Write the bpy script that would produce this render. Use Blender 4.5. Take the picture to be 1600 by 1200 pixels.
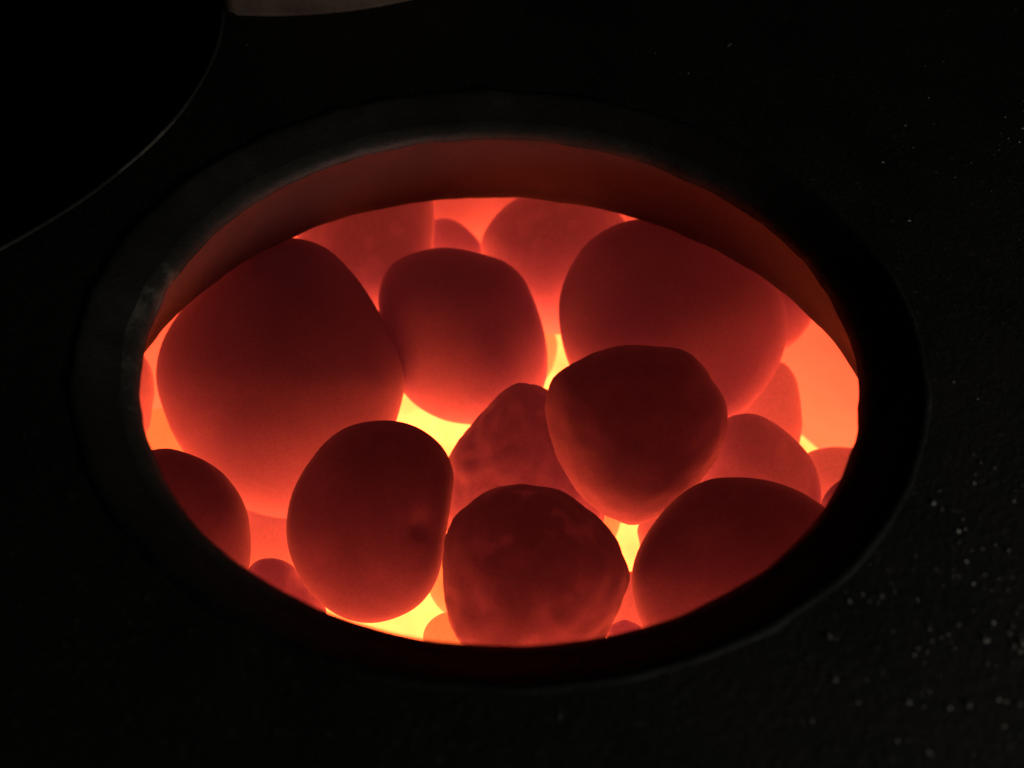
import bpy, bmesh, math, random
from mathutils import Vector, Matrix, noise

for o in list(bpy.data.objects):
    bpy.data.objects.remove(o)
scene = bpy.context.scene
C = scene.collection
random.seed(7)

# ---------------------------------------------------------------- camera, world, lamp, exposure
CAM = Vector((-0.0039063, -0.23483383, 0.22129802))
RIGHT = Vector((0.99956978, 0.0, 0.02933014))
UP = Vector((-0.02043041, 0.71749155, 0.69626753))
BACK = RIGHT.cross(UP).normalized()
cd = bpy.data.cameras.new('camera')
cam = bpy.data.objects.new('camera', cd)
C.objects.link(cam)
m = Matrix((RIGHT, UP, BACK)).transposed().to_4x4()
m.translation = CAM
cam.matrix_world = m
cd.lens = 40
cd.sensor_width = 36
cd.clip_start = 0.01
cd.clip_end = 20
cd.dof.use_dof = True
cd.dof.focus_distance = 0.365
cd.dof.aperture_fstop = 9.5
scene.camera = cam

world = bpy.data.worlds.new('World')
scene.world = world
world.use_nodes = True
bg = world.node_tree.nodes['Background']
bg.inputs['Color'].default_value = (0.9, 1.0, 0.85, 1)
bg.inputs['Strength'].default_value = 0.002

ld = bpy.data.lights.new('room_lamp', 'AREA')
ld.energy = 0.9
ld.color = (1.0, 0.97, 0.86)
ld.shape = 'RECTANGLE'
ld.size = 0.16
ld.size_y = 0.05
lamp = bpy.data.objects.new('room_lamp', ld)
C.objects.link(lamp)
lamp.location = (0.45, -0.38, 0.084)
lamp.rotation_euler = (Vector((0.0, 0.05, 0)) - lamp.location).to_track_quat('-Z', 'Y').to_euler()

vs = scene.view_settings
vs.view_transform = 'Standard'
vs.look = 'None'
vs.exposure = 0
vs.gamma = 1
vs.use_curve_mapping = False
scene.render.engine = 'CYCLES'
scene.cycles.use_denoising = True
scene.cycles.max_bounces = 14
scene.cycles.diffuse_bounces = 10
scene.cycles.sample_clamp_indirect = 6

# ---------------------------------------------------------------- materials
def new_mat(name):
    mt = bpy.data.materials.new(name)
    mt.use_nodes = True
    nt = mt.node_tree
    return mt, nt, nt.nodes['Principled BSDF']

def N(nt, kind, **kw):
    n = nt.nodes.new(kind)
    for k, v in kw.items():
        if k in n.inputs:
            n.inputs[k].default_value = v
        else:
            setattr(n, k, v)
    return n

def ramp(nt, fac, stops):
    r = nt.nodes.new('ShaderNodeValToRGB')
    el = r.color_ramp.elements
    while len(el) < len(stops):
        el.new(0.5)
    for e, (p, c) in zip(el, stops):
        e.position = p
        e.color = (*c, 1)
    nt.links.new(fac, r.inputs['Fac'])
    return r.outputs['Color']

def bump(nt, b, height, strength, dist):
    bn = N(nt, 'ShaderNodeBump', Strength=strength, Distance=dist)
    nt.links.new(height, bn.inputs['Height'])
    nt.links.new(bn.outputs['Normal'], b.inputs['Normal'])

def stone_mat(name, dark, light, scale, contrast=(0.35, 0.65), heat=0.03, green=0.06, blue=0.75, patch=0.0):
    mt, nt, b = new_mat(name)
    tc = N(nt, 'ShaderNodeTexCoord')
    n1 = N(nt, 'ShaderNodeTexNoise', Scale=scale, Detail=5.0, Roughness=0.55, Distortion=0.4)
    n2 = N(nt, 'ShaderNodeTexNoise', Scale=900.0, Detail=3.0, Roughness=0.7)
    n3 = N(nt, 'ShaderNodeTexNoise', Scale=120.0, Detail=1.0, Roughness=0.4)
    for n in (n1, n2, n3):
        nt.links.new(tc.outputs['Object'], n.inputs['Vector'])
    col = ramp(nt, n1.outputs['Fac'], [(contrast[0], dark), (contrast[1], light)])
    grain = ramp(nt, n2.outputs['Fac'], [(0.25, (0.78, 0.78, 0.78)), (0.75, (1, 1, 1))])
    mx = N(nt, 'ShaderNodeMix', data_type='RGBA', blend_type='MULTIPLY')
    mx.inputs['Factor'].default_value = 1.0
    nt.links.new(col, mx.inputs[6])
    nt.links.new(grain, mx.inputs[7])
    nt.links.new(mx.outputs[2], b.inputs['Base Color'])
    b.inputs['Roughness'].default_value = 0.9
    b.inputs['Specular IOR Level'].default_value = 0.06
    b.inputs['Sheen Weight'].default_value = 0.22       # dusty edge sheen, standing in for light scattered at stone rims
    b.inputs['Sheen Roughness'].default_value = 0.45
    b.inputs['Sheen Tint'].default_value = (1.0, 0.85, 1.0, 1)
    # the stone itself is red hot and gives off light; thin crusty patches are a little hotter
    b.inputs['Emission Color'].default_value = (1.0, green, green * blue, 1)
    mr = N(nt, 'ShaderNodeMapRange')
    for k, v in (('From Min', 0.54), ('From Max', 0.70), ('To Min', heat), ('To Max', heat * (1 + patch))):
        mr.inputs[k].default_value = v
    mr.interpolation_type = 'SMOOTHSTEP'
    nt.links.new(n3.outputs['Fac'], mr.inputs['Value'])
    gm = N(nt, 'ShaderNodeMath', operation='MULTIPLY')
    nt.links.new(mr.outputs['Result'], gm.inputs[0])
    nt.links.new(grain, gm.inputs[1])
    nt.links.new(gm.outputs[0], b.inputs['Emission Strength'])
    bump(nt, b, n2.outputs['Fac'], 0.2, 0.0008)
    return mt

M_SMOOTH = stone_mat('hot_smooth_stone', (0.53, 0.42, 0.78), (0.60, 0.48, 0.86), 35, heat=0.055)
M_DEEP = stone_mat('hot_maroon_stone', (0.30, 0.24, 0.50), (0.36, 0.29, 0.57), 30, heat=0.03)
M_DARK = stone_mat('hot_dark_stone', (0.22, 0.165, 0.38), (0.28, 0.21, 0.46), 55, (0.4, 0.7), heat=0.038, patch=0.12)
M_MOTTLED = stone_mat('hot_mottled_stone', (0.22, 0.17, 0.37), (0.30, 0.23, 0.47), 42, (0.45, 0.66), heat=0.045, patch=0.75)
M_PALE = stone_mat('hot_pale_stone', (0.44, 0.36, 0.64), (0.52, 0.43, 0.70), 50, heat=0.10, patch=0.3)
M_WARM = stone_mat('cherry_red_stone', (0.46, 0.38, 0.66), (0.54, 0.45, 0.72), 50, heat=0.19, green=0.07, blue=0.6, patch=0.2)
M_HOT = stone_mat('orange_hot_stone', (0.40, 0.33, 0.46), (0.48, 0.40, 0.52), 50, heat=0.52, green=0.085, blue=0.45)
M_YELLOW = stone_mat('yellow_hot_stone', (0.42, 0.36, 0.42), (0.50, 0.43, 0.48), 50, heat=1.5, green=0.14, blue=0.18)

def firebrick_mat():
    mt, nt, b = new_mat('firebrick_lining')
    tc = N(nt, 'ShaderNodeTexCoord')
    n1 = N(nt, 'ShaderNodeTexNoise', Scale=28.0, Detail=6.0)
    nt.links.new(tc.outputs['Object'], n1.inputs['Vector'])
    nt.links.new(ramp(nt, n1.outputs['Fac'], [(0.3, (0.46, 0.38, 0.55)), (0.7, (0.54, 0.45, 0.64))]), b.inputs['Base Color'])
    b.inputs['Roughness'].default_value = 0.9
    b.inputs['Emission Color'].default_value = (1.0, 0.078, 0.045, 1)
    b.inputs['Emission Strength'].default_value = 0.17
    bump(nt, b, n1.outputs['Fac'], 0.4, 0.004)
    return mt
M_BRICK = firebrick_mat()

def bed_mat():
    mt, nt, b = new_mat('white_hot_ember_bed')
    tc = N(nt, 'ShaderNodeTexCoord')
    n1 = N(nt, 'ShaderNodeTexNoise', Scale=48.0, Detail=5.0)
    nt.links.new(tc.outputs['Object'], n1.inputs['Vector'])
    b.inputs['Base Color'].default_value = (0.5, 0.4, 0.32, 1)
    b.inputs['Roughness'].default_value = 1.0
    b.inputs['Emission Color'].default_value = (1.0, 0.096, 0.019, 1)
    mr = N(nt, 'ShaderNodeMapRange')
    for k, v in (('From Min', 0.3), ('From Max', 0.7), ('To Min', 6.0), ('To Max', 11.6)):
        mr.inputs[k].default_value = v
    nt.links.new(n1.outputs['Fac'], mr.inputs['Value'])
    nt.links.new(mr.outputs['Result'], b.inputs['Emission Strength'])
    return mt
M_BED = bed_mat()

def iron_mat(name, lo, hi, rough, speck, wear_highlight=None):
    mt, nt, b = new_mat(name)
    tc = N(nt, 'ShaderNodeTexCoord')
    big = N(nt, 'ShaderNodeTexNoise', Scale=22.0, Detail=7.0, Roughness=0.7)
    fine = N(nt, 'ShaderNodeTexNoise', Scale=520.0, Detail=4.0, Roughness=0.7)
    for n in (big, fine):
        nt.links.new(tc.outputs['Object'], n.inputs['Vector'])
    base = ramp(nt, big.outputs['Fac'], [(0.3, lo), (0.55, hi), (0.75, wear_highlight or (hi[0] * 1.5, hi[1] * 1.05, hi[2] * 0.9))])
    if speck:
        sp = ramp(nt, fine.outputs['Fac'], [(0.62, (0, 0, 0)), (0.78, (1, 1, 1))])
        mx = N(nt, 'ShaderNodeMix', data_type='RGBA')
        nt.links.new(sp, mx.inputs['Factor'])
        nt.links.new(base, mx.inputs[6])
        mx.inputs[7].default_value = (0.16, 0.15, 0.13, 1)
        base = mx.outputs[2]
    nt.links.new(base, b.inputs['Base Color'])
    b.inputs['Roughness'].default_value = rough
    b.inputs['Specular IOR Level'].default_value = 0.3
    bump(nt, b, fine.outputs['Fac'], 0.6, 0.0006)
    return mt
M_PLATE = iron_mat('soot_black_cast_plate', (0.009, 0.0085, 0.007), (0.024, 0.023, 0.019), 0.75, True)
M_RIM = iron_mat('worn_black_rim', (0.010, 0.010, 0.009), (0.022, 0.0215, 0.019), 0.5, False, (0.05, 0.048, 0.042))
M_LIP = iron_mat('worn_lip_highlight', (0.014, 0.014, 0.0125), (0.042, 0.041, 0.036), 0.5, False, (0.24, 0.235, 0.20))  # worn tone raised so the colour paints in the lip highlight
M_EDGE = iron_mat('bead_edge_highlight', (0.008, 0.0075, 0.007), (0.045, 0.042, 0.037), 0.5, False, (0.22, 0.20, 0.17))  # pale tone painted in for light caught along the well's bead
M_COLLAR = iron_mat('heated_collar', (0.018, 0.018, 0.021), (0.026, 0.026, 0.030), 0.85, False)
_b = M_COLLAR.node_tree.nodes['Principled BSDF']      # the iron throat is dull red hot
_b.inputs['Emission Color'].default_value = (1.0, 0.06, 0.05, 1)
_b.inputs['Emission Strength'].default_value = 0.012
M_WELL_DARK = iron_mat('unlit_well', (0.006, 0.006, 0.005), (0.010, 0.009, 0.008), 0.95, False)  # near-black colour stands in for the unlit depth of the well

def clay_mat():
    mt, nt, b = new_mat('brown_clay')
    tc = N(nt, 'ShaderNodeTexCoord')
    n1 = N(nt, 'ShaderNodeTexNoise', Scale=60.0, Detail=6.0, Roughness=0.7)
    nt.links.new(tc.outputs['Object'], n1.inputs['Vector'])
    nt.links.new(ramp(nt, n1.outputs['Fac'], [(0.3, (0.12, 0.066, 0.05)), (0.6, (0.20, 0.125, 0.092)), (0.8, (0.42, 0.33, 0.24))]), b.inputs['Base Color'])
    b.inputs['Roughness'].default_value = 0.9
    bump(nt, b, n1.outputs['Fac'], 0.5, 0.002)
    return mt
M_CLAY = clay_mat()
def grit_mat():
    mt, nt, b = new_mat('pale_ash_grit')
    inf = N(nt, 'ShaderNodeNewGeometry')
    nt.links.new(ramp(nt, inf.outputs['Random Per Island'], [(0.0, (0.10, 0.09, 0.08)), (0.8, (0.20, 0.19, 0.165)), (1.0, (0.75, 0.72, 0.64))]), b.inputs['Base Color'])
    b.inputs['Roughness'].default_value = 0.6
    return mt
M_GRIT = grit_mat()

# ---------------------------------------------------------------- mesh helpers
def link(name, bm, mat, parent=None, smooth=True):
    me = bpy.data.meshes.new(name)
    bmesh.ops.recalc_face_normals(bm, faces=bm.faces)
    bm.to_mesh(me)
    bm.free()
    me.materials.append(mat)
    if smooth:
        for p in me.polygons:
            p.use_smooth = True
    o = bpy.data.objects.new(name, me)
    C.objects.link(o)
    o.parent = parent
    return o

def lathe(bm, prof, seg=384, centre=(0, 0), wob=0.0, close=False):
    rings = []
    for j, (r, z) in enumerate(prof):
        ring = []
        for i in range(seg):
            a = 2 * math.pi * i / seg
            k = wob * noise.noise(Vector((math.cos(a) * 9, math.sin(a) * 9, z * 260))) + wob * 0.3 * noise.noise(Vector((math.cos(a) * 24, math.sin(a) * 24, z * 500)))
            ring.append(bm.verts.new((centre[0] + (r + k) * math.cos(a), centre[1] + (r + k) * math.sin(a), z + k * 0.6)))
        rings.append(ring)
    for a, b in zip(rings, rings[1:]):
        for i in range(seg):
            j = (i + 1) % seg
            bm.faces.new((a[i], a[j], b[j], b[i]))
    if close:
        bm.faces.new(rings[-1])
    return rings

def tag(o, label, cat, group=None, kind=None):
    if label: o['label'] = label
    if cat: o['category'] = cat
    if group: o['group'] = group
    if kind: o['kind'] = kind

# ---------------------------------------------------------------- the furnace
ZP = 0.007                       # top of the plate; the opening's edge lies at z = 0
WELL = (-0.2791, 0.1370)
WR = 0.1735
stove = bpy.data.objects.new('furnace', None)
C.objects.link(stove)
tag(stove, 'soot black furnace top with a round opening full of glowing stones', 'furnace')

bm = bmesh.new()
def loop(pts):
    v = [bm.verts.new(p) for p in pts]
    return [bm.edges.new((v[i], v[(i + 1) % len(v)])) for i in range(len(v))]
X0, X1, Y0, Y1 = -0.55, 0.45, -0.40, 0.55
edges = loop([(X0, Y0, ZP), (X1, Y0, ZP), (X1, Y1, ZP), (X0, Y1, ZP)])
outer_e = list(edges)
edges += loop([(0.1162 * math.cos(2 * math.pi * i / 192), 0.1162 * math.sin(2 * math.pi * i / 192), ZP) for i in range(192)])
edges += loop([(WELL[0] + (WR + 0.0014) * math.cos(2 * math.pi * i / 192), WELL[1] + (WR + 0.0014) * math.sin(2 * math.pi * i / 192), ZP) for i in range(192)])
bmesh.ops.triangle_fill(bm, edges=edges, use_beauty=True)
ext = bmesh.ops.extrude_edge_only(bm, edges=outer_e)
for v in ext['geom']:
    if isinstance(v, bmesh.types.BMVert):
        v.co.z = -0.24
link('plate', bm, M_PLATE, stove, smooth=False)

bm = bmesh.new()                 # rounded lip of the opening, dished towards the fire
lathe(bm, [(0.1215, ZP - 0.0025), (0.1180, ZP - 0.0012), (0.1163, ZP + 0.0001), (0.1155, ZP + 0.0003), (0.1147, ZP + 0.0003), (0.1136, ZP - 0.0001),
           (0.1115, ZP - 0.0010), (0.1085, ZP - 0.0026), (0.1052, ZP - 0.0044), (0.1044, ZP - 0.0048)], wob=0.0005)
link('rim', bm, M_RIM, stove)
bm = bmesh.new()                 # its inner edge, worn and paled to stand in for the lip highlight
lathe(bm, [(0.1048, ZP - 0.0047), (0.1044, ZP - 0.0048), (0.1030, ZP - 0.0055), (0.1015, ZP - 0.0064), (0.1003, ZP - 0.0078), (0.1, ZP - 0.0095)], wob=0.0005)
link('lip', bm, M_LIP, stove)
bm = bmesh.new()                 # the flared throat under the lip
lathe(bm, [(0.0999, -0.0022), (0.1010, -0.004), (0.1045, -0.010), (0.1105, -0.021), (0.1165, -0.032), (0.1195, -0.0385), (0.1203, -0.0415), (0.1225, -0.0435), (0.14, -0.044), (0.187, -0.044)], wob=0.0006)
link('throat', bm, M_COLLAR, stove)
bm = bmesh.new()
lathe(bm, [(0.184, -0.044), (0.184, -0.06), (0.1835, -0.09), (0.184, -0.12), (0.183, -0.15), (0.184, -0.185)], wob=0.0012)
link('firebox_wall', bm, M_BRICK, stove)
bm = bmesh.new()
lathe(bm, [(0.1845, -0.170), (0.176, -0.1705), (0.165, -0.1715), (0.14, -0.172), (0.10, -0.172), (0.07, -0.175), (0.04, -0.176), (0.005, -0.176)], seg=96, wob=0.002, close=True)
bed = link('ember_bed', bm, M_BED, stove)

bm = bmesh.new()                 # the cold neighbouring opening: thin raised bead, then a well blackened for unlit depth
lathe(bm, [(WR + 0.0020, ZP - 0.0006), (WR + 0.0014, ZP + 0.0002), (WR + 0.0009, ZP + 0.0006), (WR + 0.0003, ZP + 0.0006), (WR - 0.0003, ZP)], centre=WELL, wob=0.0004)
link('well_rim', bm, M_EDGE, stove)
bm = bmesh.new()
lathe(bm, [(WR - 0.0002, ZP + 0.0005), (WR - 0.001, -0.02), (WR - 0.006, -0.032), (WR - 0.016, -0.036), (0.01, -0.036)], centre=WELL, seg=96, close=True)
link('well_wall', bm, M_WELL_DARK, stove)

# ---------------------------------------------------------------- brown clay block at the far edge
bm = bmesh.new()
BC = Vector((-0.0957, 0.2819))
arc = []
for i in range(25):
    a = math.radians(-94.5 + 50 * i / 24)
    r = 0.1207
    arc.append((BC.x + r * math.cos(a), BC.y + r * math.sin(a)))
for i in range(25):
    a = math.radians(-44.5 - 50 * i / 24)
    arc.append((BC.x + 0.06 * math.cos(a), BC.y + 0.06 * math.sin(a)))
bot = [bm.verts.new((x, y, ZP + 0.0005)) for x, y in arc]
f0 = bm.faces.new(bot)
ex = bmesh.ops.extrude_face_region(bm, geom=[f0])
for v in ex['geom']:
    if isinstance(v, bmesh.types.BMVert):
        v.co.z = ZP + 0.045
bmesh.ops.bevel(bm, geom=[e for e in bm.edges if abs(e.verts[0].co.z - e.verts[1].co.z) < 1e-5 or e.calc_face_angle(0) > 0.8], offset=0.0022, segments=3, affect='EDGES')
blk = link('clay_block', bm, M_CLAY)
tag(blk, 'brown curved clay block on the black plate, cut off by the top edge', 'block')

# ---------------------------------------------------------------- the stones
STONES = {  # centre (mm), half depth (mm), outline radii (mm, every 15 degrees)
 'A': ([-81.0, 65.8, -88.7], 41.0, [45.6, 44.1, 43.8, 45.5, 49.0, 53.1, 53.2, 50.0, 47.0, 45.6, 45.8, 46.9, 46.9, 45.6, 45.3, 45.6, 47.9, 50.2, 51.7, 51.2, 49.9, 48.0, 46.1, 45.1]),
 'B': ([-14.4, 93.4, -89.6], 27.8, [32.7, 31.6, 31.8, 33.2, 33.6, 33.1, 34.2, 36.1, 37.9, 39.4, 37.8, 34.2, 31.8, 30.9, 31.4, 32.5, 33.3, 34.2, 35.1, 36.5, 37.8, 38.7, 37.6, 34.8]),
 'C': ([65.8, 88.9, -79.6], 33.7, [45.7, 45.2, 42.0, 38.4, 36.9, 37.7, 40.9, 44.0, 45.7, 46.3, 45.3, 44.0, 42.3, 41.4, 41.1, 40.8, 40.9, 41.5, 42.4, 43.0, 43.3, 43.5, 44.1, 45.0]),
 'D': ([46.2, 21.9, -63.3], 24.5, [30.9, 31.4, 30.6, 31.0, 30.5, 28.5, 28.1, 28.4, 29.3, 30.9, 32.8, 31.4, 29.5, 28.4, 28.1, 28.8, 30.0, 31.4, 32.4, 30.8, 29.2, 28.0, 28.1, 29.2]),
 'E': ([-39.3, -16.5, -66.0], 22.1, [23.9, 25.8, 29.4, 31.6, 32.2, 31.9, 31.0, 30.1, 28.6, 27.1, 26.3, 26.3, 26.8, 27.5, 28.3, 29.4, 30.5, 31.7, 32.1, 31.3, 30.4, 28.1, 25.3, 23.7]),
 'F': ([10.3, -36.5, -66.0], 23.3, [29.3, 28.7, 27.6, 26.9, 26.7, 27.1, 27.5, 28.2, 28.6, 29.0, 28.9, 27.8, 26.9, 26.9, 28.4, 29.6, 28.8, 27.8, 26.9, 27.3, 27.9, 28.3, 28.4, 28.7]),
 'G': ([74.8, -30.3, -70.0], 24.9, [34.2, 34.5, 34.0, 31.8, 30.1, 29.1, 28.8, 29.2, 29.0, 29.0, 29.6, 31.0, 32.6, 33.5, 34.4, 34.3, 31.7, 29.7, 28.3, 27.8, 28.2, 29.3, 31.0, 33.1]),
 'H': ([-98.2, -17.9, -72.0], 17.7, [19.7, 19.5, 19.8, 20.4, 21.5, 22.9, 24.8, 27.2, 27.9, 25.1, 22.1, 20.3, 19.3, 19.2, 20.0, 21.3, 22.8, 24.6, 25.9, 26.8, 26.5, 25.0, 22.5, 20.7]),
 'I': ([9.0, 27.5, -98.5], 23.4, [27.8, 25.6, 25.3, 26.9, 30.4, 34.3, 34.7, 31.9, 28.6, 26.8, 27.3, 28.4, 28.5, 30.2, 32.3, 32.6, 31.7, 29.8, 28.5, 29.5, 31.9, 33.6, 33.6, 31.7]),
 'J': ([-55.3, 141.8, -80.5], 24.5, [27.4, 28.5, 30.9, 33.2, 32.8, 31.5, 30.6, 30.3, 30.4, 30.4, 30.2, 29.9, 29.5, 29.4, 30.1, 31.0, 31.6, 32.1, 32.6, 32.5, 31.4, 30.0, 28.4, 27.5]),
 'K': ([25.5, 148.8, -95.4], 26.7, [32.2, 33.1, 33.4, 32.6, 31.8, 31.0, 30.6, 30.9, 31.5, 32.3, 33.3, 34.3, 33.0, 31.5, 31.0, 31.5, 32.0, 32.2, 32.4, 32.9, 33.1, 32.8, 32.3, 32.1]),
 'L': ([-22.3, 164.6, -105.7], 11.9, [15.1, 14.3, 13.6, 13.2, 13.4, 14.1, 15.0, 15.7, 15.9, 15.5, 15.0, 14.9, 14.9, 15.0, 15.0, 15.0, 15.0, 15.0, 15.1, 15.2, 15.3, 15.5, 15.8, 15.6]),
 'M': ([93.9, 25.8, -97.7], 19.5, [22.9, 22.2, 22.0, 21.9, 22.5, 24.1, 26.2, 27.0, 26.3, 24.8, 23.1, 22.4, 22.4, 22.8, 23.9, 24.7, 24.9, 24.8, 25.0, 25.3, 25.5, 25.7, 25.2, 24.0]),
 'N': ([108.7, 75.3, -118.5], 14.4, [14.9, 15.2, 16.4, 19.1, 23.2, 26.1, 24.1, 21.4, 19.2, 17.5, 16.4, 15.9, 16.1, 16.9, 18.7, 21.2, 23.1, 24.4, 24.5, 22.6, 20.3, 17.8, 15.9, 15.0]),
 'O': ([133.3, 36.9, -114.0], 15.1, [18.3, 18.5, 18.6, 18.3, 17.7, 17.3, 17.2, 17.9, 19.3, 21.0, 20.3, 18.0, 17.0, 17.0, 17.5, 18.0, 18.6, 19.1, 19.5, 19.6, 19.6, 19.3, 18.9, 18.5]),
 'P': ([124.2, 7.2, -91.9], 10.8, [12.3, 12.4, 13.0, 13.7, 14.3, 14.7, 14.8, 14.3, 13.6, 12.9, 12.3, 12.0, 12.0, 12.4, 12.9, 13.5, 14.4, 15.0, 15.2, 15.0, 14.6, 14.1, 13.4, 12.7]),
 'Q': ([-71.1, -21.9, -104.0], 9.6, [12.9, 11.0, 9.9, 9.7, 10.4, 12.0, 13.4, 14.6, 15.7, 15.6, 14.7, 13.8, 13.0, 12.4, 12.0, 12.0, 12.2, 12.7, 13.3, 14.4, 15.6, 16.2, 16.1, 15.1]),
 'R': ([-14.3, -28.2, -115.0], 7.7, [10.0, 9.9, 9.7, 9.5, 9.2, 9.0, 8.7, 8.6, 8.8, 9.0, 9.4, 9.7, 9.8, 9.6, 9.4, 9.3, 9.3, 9.2, 9.3, 9.3, 9.5, 9.7, 9.9, 10.0]),
 'S': ([-143.8, 69.9, -104.9], 9.6, [9.4, 9.9, 10.9, 12.8, 15.5, 18.0, 17.5, 15.8, 14.7, 13.6, 12.5, 11.7, 11.5, 12.1, 13.6, 15.4, 17.0, 17.7, 17.6, 16.7, 14.4, 11.6, 9.9, 9.3]),
 'T': ([-130.5, 66.9, -131.7], 14.6, [17.3, 17.1, 16.9, 16.8, 16.6, 16.7, 17.1, 17.7, 18.8, 19.8, 19.5, 18.5, 17.3, 16.7, 16.8, 17.4, 18.0, 18.3, 18.5, 18.6, 18.6, 18.3, 18.0, 17.6]),
 'U': ([43.4, -32.5, -105.0], 4.5, [5.9, 5.7, 5.5, 5.1, 4.8, 4.8, 5.0, 5.1, 5.1, 5.4, 6.1, 6.6, 6.6, 6.4, 6.2, 6.0, 6.0, 6.0, 6.1, 6.1, 6.2, 6.2, 6.1, 6.0]),
 'W': ([114.1, 116.6, -91.4], 14.2, [16.4, 17.1, 17.8, 18.4, 18.9, 19.0, 18.6, 18.1, 17.6, 17.2, 16.9, 16.8, 17.0, 17.3, 17.7, 18.3, 18.8, 18.9, 18.5, 17.8, 16.8, 16.1, 15.8, 16.0]),
 'Y': ([-88.2, 30.2, -145.9], 15.5, [19.9, 19.4, 18.8, 18.3, 18.0, 17.8, 17.8, 18.1, 18.7, 19.1, 19.2, 19.2, 19.4, 19.7, 19.8, 19.2, 18.2, 17.6, 17.9, 18.7, 19.7, 20.3, 20.4, 20.2]),
 'Z': ([63.2, 14.4, -115.3], 9.5, [12.2, 12.2, 12.1, 12.0, 11.9, 11.7, 11.6, 11.5, 11.7, 12.0, 12.2, 11.8, 10.8, 10.6, 11.3, 12.0, 12.1, 12.0, 11.8, 11.8, 11.9, 12.0, 12.1, 12.2]),
 'V': ([48.6, -11.7, -122.0], 8.2, [9.8, 9.9, 10.3, 10.8, 11.6, 12.6, 13.6, 12.9, 10.9, 9.6, 8.8, 8.5, 8.6, 9.2, 10.6, 12.2, 13.4, 13.5, 13.0, 12.3, 11.7, 11.1, 10.5, 10.0]),
 'l1': ([-53.0, 67.6, -145.1], 17.1, [21.4, 22.6, 23.7, 24.2, 23.8, 22.6, 21.0, 19.6, 18.7, 18.8, 20.0, 21.8, 23.5, 24.1, 23.9, 22.9, 21.9, 21.2, 20.8, 20.8, 20.7, 20.7, 20.5, 20.7]),
 'l2': ([26.9, 37.9, -138.5], 17.1, [22.4, 24.0, 24.8, 24.5, 23.2, 21.3, 19.7, 18.6, 18.6, 19.5, 21.4, 23.1, 24.2, 24.2, 23.5, 22.5, 21.8, 21.3, 21.0, 20.7, 20.4, 20.2, 20.3, 21.1]),
 'l3': ([3.9, 138.3, -146.0], 17.7, [23.1, 24.7, 25.6, 25.4, 24.2, 22.4, 20.6, 19.4, 19.3, 20.1, 22.0, 23.8, 25.1, 25.1, 24.5, 23.4, 22.6, 22.1, 21.8, 21.5, 21.2, 21.0, 21.1, 21.8]),
 'l4': ([80.6, 108.3, -146.0], 19.3, [24.1, 25.5, 26.7, 27.4, 26.9, 25.6, 23.8, 22.1, 21.2, 21.2, 22.6, 24.6, 26.5, 27.3, 27.0, 25.8, 24.8, 23.9, 23.6, 23.5, 23.4, 23.4, 23.2, 23.4]),
 'l5': ([-84.7, 100.0, -142.0], 18.2, [22.6, 22.3, 22.0, 22.1, 22.7, 23.4, 24.0, 24.2, 23.6, 22.6, 21.2, 20.4, 20.4, 21.7, 23.1, 24.2, 24.4, 23.9, 23.1, 22.3, 21.8, 21.8, 22.2, 22.5]),
 'l6': ([-42.7, 26.7, -138.0], 13.9, [20.0, 20.7, 20.3, 18.9, 17.2, 15.7, 15.1, 15.1, 16.0, 17.3, 18.6, 19.4, 19.6, 19.3, 18.8, 18.3, 17.8, 17.3, 16.7, 16.1, 15.8, 16.0, 16.9, 18.4]),
 'l7': ([80.6, 20.9, -138.8], 18.1, [22.3, 22.0, 22.0, 22.5, 23.1, 23.8, 24.0, 23.8, 22.8, 21.6, 20.4, 20.1, 20.8, 22.4, 23.8, 24.4, 24.2, 23.4, 22.5, 21.8, 21.6, 21.7, 22.2, 22.3]),
 'l8': ([-5.4, 13.1, -138.7], 14.6, [21.8, 21.6, 20.3, 18.4, 16.8, 15.9, 15.9, 16.6, 17.8, 18.9, 19.8, 20.3, 20.3, 20.1, 19.7, 19.2, 18.5, 17.5, 16.7, 16.2, 16.3, 17.2, 18.9, 20.6]),
}

def hermite(r, a):
    n = len(r)
    u = (a % (2 * math.pi)) / (2 * math.pi) * n
    i = int(u) % n
    t = u - int(u)
    p0, p1, p2, p3 = r[i - 1], r[i], r[(i + 1) % n], r[(i + 2) % n]
    return p1 + 0.5 * t * (p2 - p0 + t * (2 * p0 - 5 * p1 + 4 * p2 - p3 + t * (3 * (p1 - p2) + p3 - p0)))

def stone(key, label, mat, group, rough=0.006, lump=0.0, sub=5, dents=()):
    c, d, r = STONES[key]
    c = Vector(c) / 1000
    bm = bmesh.new()
    bmesh.ops.create_icosphere(bm, subdivisions=sub, radius=1)
    seed = Vector((sum(ord(ch) for ch in key) * 1.37, len(key) * 5.1, 2.2))
    size = sum(r) / len(r) / 1000
    for v in bm.verts:
        u = v.co.copy()
        rr = hermite(r, math.atan2(u.y, u.x)) / 1000
        k = 1 + rough * noise.noise(u * 1.6 + seed) * (1 - 0.6 * math.hypot(u.x, u.y)) * 5 + rough * 0.35 * noise.noise(u * 6 + seed) + rough * 0.16 * noise.noise(u * 17 + seed)
        if lump:
            k += lump * (abs(noise.noise(u * 2.6 + seed)) - 0.3) + lump * 0.35 * noise.noise(u * 5.5 + seed)
        for (dx, dy, dr, dp) in dents:
            q = ((u.x - dx) ** 2 + (u.y - dy) ** 2) / dr ** 2
            if u.z > 0:
                k -= dp * math.exp(-q)
        l = Vector((u.x * rr, u.y * rr, u.z * d / 1000)) * k
        v.co = RIGHT * l.x + UP * l.y + BACK * l.z
    o = link('stone', bm, mat)
    o.location = c
    tag(o, label, 'stone', group)
    return o

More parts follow.
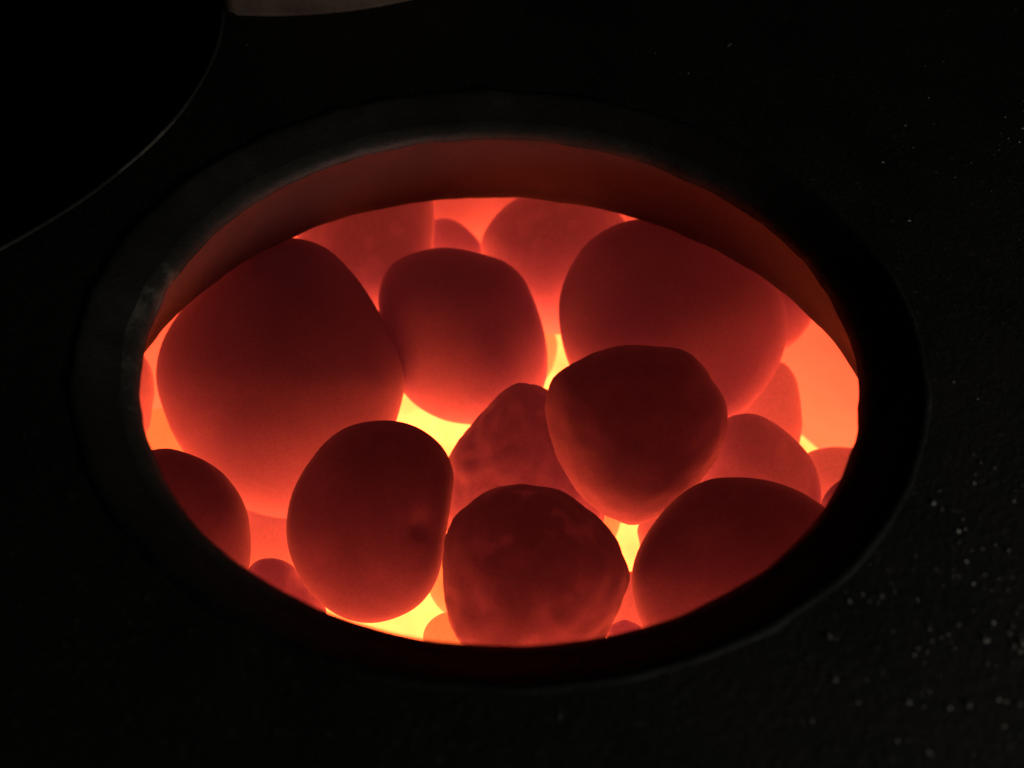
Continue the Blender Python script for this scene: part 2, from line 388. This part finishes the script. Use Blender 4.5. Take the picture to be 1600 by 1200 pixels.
G = 'glowing stones heaped in the furnace'
stone('A', 'largest glowing stone, pear shaped, against the left wall of the opening', M_DEEP, G)
stone('B', 'smooth rounded red stone between the two largest stones, behind the lumpy pointed one', M_SMOOTH, G)
stone('C', 'large smooth red stone at upper right, partly under the rim', M_SMOOTH, G)
stone('D', 'dark egg shaped stone resting on top in front of the large upper right stone', M_DARK, G, lump=0.032)
stone('E', 'dark round stone with flattened creased right side, front left of the heap', M_DARK, G, dents=((0.66, 0.05, 0.10, 0.07), (0.70, -0.06, 0.09, 0.08)))
stone('F', 'mottled dark stone at the front centre, lower end hidden by the rim', M_MOTTLED, G, lump=0.045)
stone('G', 'dark smooth stone at the front right, cut off by the rim', M_DARK, G)
stone('H', 'dark stone at the lower left, half hidden behind the rim', M_DARK, G)
stone('I', 'lumpy pointed stone in the middle of the heap with a ridged left flank', M_PALE, G, lump=0.075)
stone('J', 'red stone at the back left, its top hidden by the throat', M_WARM, G)
stone('K', 'red rounded stone at the back centre under the far edge', M_WARM, G)
stone('L', 'small red stone at the back between two larger ones', M_WARM, G)
stone('M', 'orange red stone behind the dark front right stone', M_WARM, G)
stone('N', 'narrow bright orange stone below the large upper right stone', M_HOT, G)
stone('O', 'bright red stone at the far right beside the rim', M_HOT, G)
stone('P', 'small dark red stone tucked under the rim at lower right', M_SMOOTH, G)
stone('Q', 'small red stone at lower left between rim and dark round stone', M_PALE, G, lump=0.02)
stone('R', 'small yellow orange stone deep in the bright gap at the bottom', M_YELLOW, G)
stone('S', 'thin sliver of orange stone at the extreme left edge', M_HOT, G)
stone('T', 'bright orange stone deep at the left below the sliver', M_YELLOW, G)
stone('U', 'tiny red stone in the narrow gap at the bottom right', M_SMOOTH, G)
stone('W', 'red stone under the rim at the right behind the large upper right stone', M_PALE, G)
stone('Y', 'orange stone seen in the gap left of the dark round stone', M_HOT, G)
stone('V', 'red stone wedged low in the narrow gap beside the mottled stone', M_HOT, G)
stone('Z', 'orange stone deep in the small bright gap at lower right', M_HOT, G)
BURIED = {'l1': 'under the pear shaped stone', 'l2': 'under the egg shaped stone', 'l3': 'under the smooth rounded stone',
          'l4': 'under the large upper right stone', 'l5': 'behind and beneath the pear shaped stone', 'l6': 'under the creased dark round stone',
          'l7': 'under the dark front right stone', 'l8': 'under the mottled front stone'}
for k, where, c, r in (('l20', 'beneath the dark stone at lower left', (-106, -24, -122), 21), ('l21', 'low at the front under the rim, left of the middle', (-50, -78, -146), 27),
                       ('l22', 'low at the front under the rim, right of the middle', (22, -88, -146), 27), ('l23', 'beneath the dark front right stone, under the rim', (98, -62, -138), 30),
                       ('l24', 'under the bright red stone at the far right', (138, 22, -140), 20)):
    STONES[k] = (c, r * 0.85, [r * (1 + 0.08 * math.cos(2 * math.pi * i / 12 + r) + 0.04 * math.cos(math.pi * i / 4 + r)) for i in range(24)])
    BURIED[k] = where
for k, where in BURIED.items():
    stone(k, 'buried yellow hot stone ' + where, M_YELLOW, 'buried bottom layer of stones', sub=4)

# ---------------------------------------------------------------- pale grit on the plate
bm = bmesh.new()
def chip(x, y, s):
    n = random.randint(5, 7)
    a0 = random.random() * 6
    z = ZP
    base = [bm.verts.new((x + s * random.uniform(0.7, 1.2) * math.cos(a0 + 6.283 * i / n), y + s * random.uniform(0.7, 1.2) * math.sin(a0 + 6.283 * i / n), z - 0.0001)) for i in range(n)]
    top = [bm.verts.new((x + (v.co.x - x) * 0.55 + random.uniform(-.2, .2) * s, y + (v.co.y - y) * 0.55, z + s * random.uniform(0.15, 0.4))) for v in base]
    bm.faces.new(top)
    for i in range(n):
        j = (i + 1) % n
        bm.faces.new((base[i], base[j], top[j], top[i]))
cl = [(random.uniform(0.09, 0.17), random.uniform(-0.125, -0.05)) for _ in range(9)] + [(random.uniform(0.10, 0.22), random.uniform(0.0, 0.2)) for _ in range(3)]
made = 0
while made < 420:
    if random.random() < 0.55:
        cx, cy = random.choice(cl)
        x, y = random.gauss(cx, 0.018), random.gauss(cy, 0.018)
    else:
        x, y = random.uniform(-0.12, 0.3), random.uniform(-0.19, 0.26)
    if math.hypot(x, y) < 0.1175 or math.hypot(x - WELL[0], y - WELL[1]) < WR + 0.008:
        continue
    if x < 0.06 and random.random() < 0.7:
        continue
    if y > 0.155 and x < 0.02:
        continue
    chip(x, y, min(0.0003 + random.expovariate(5500), 0.0009))
    made += 1
gr = link('ash_grit', bm, M_GRIT, smooth=False)
tag(gr, 'pale ash grit scattered over the black plate', 'grit', kind='stuff')
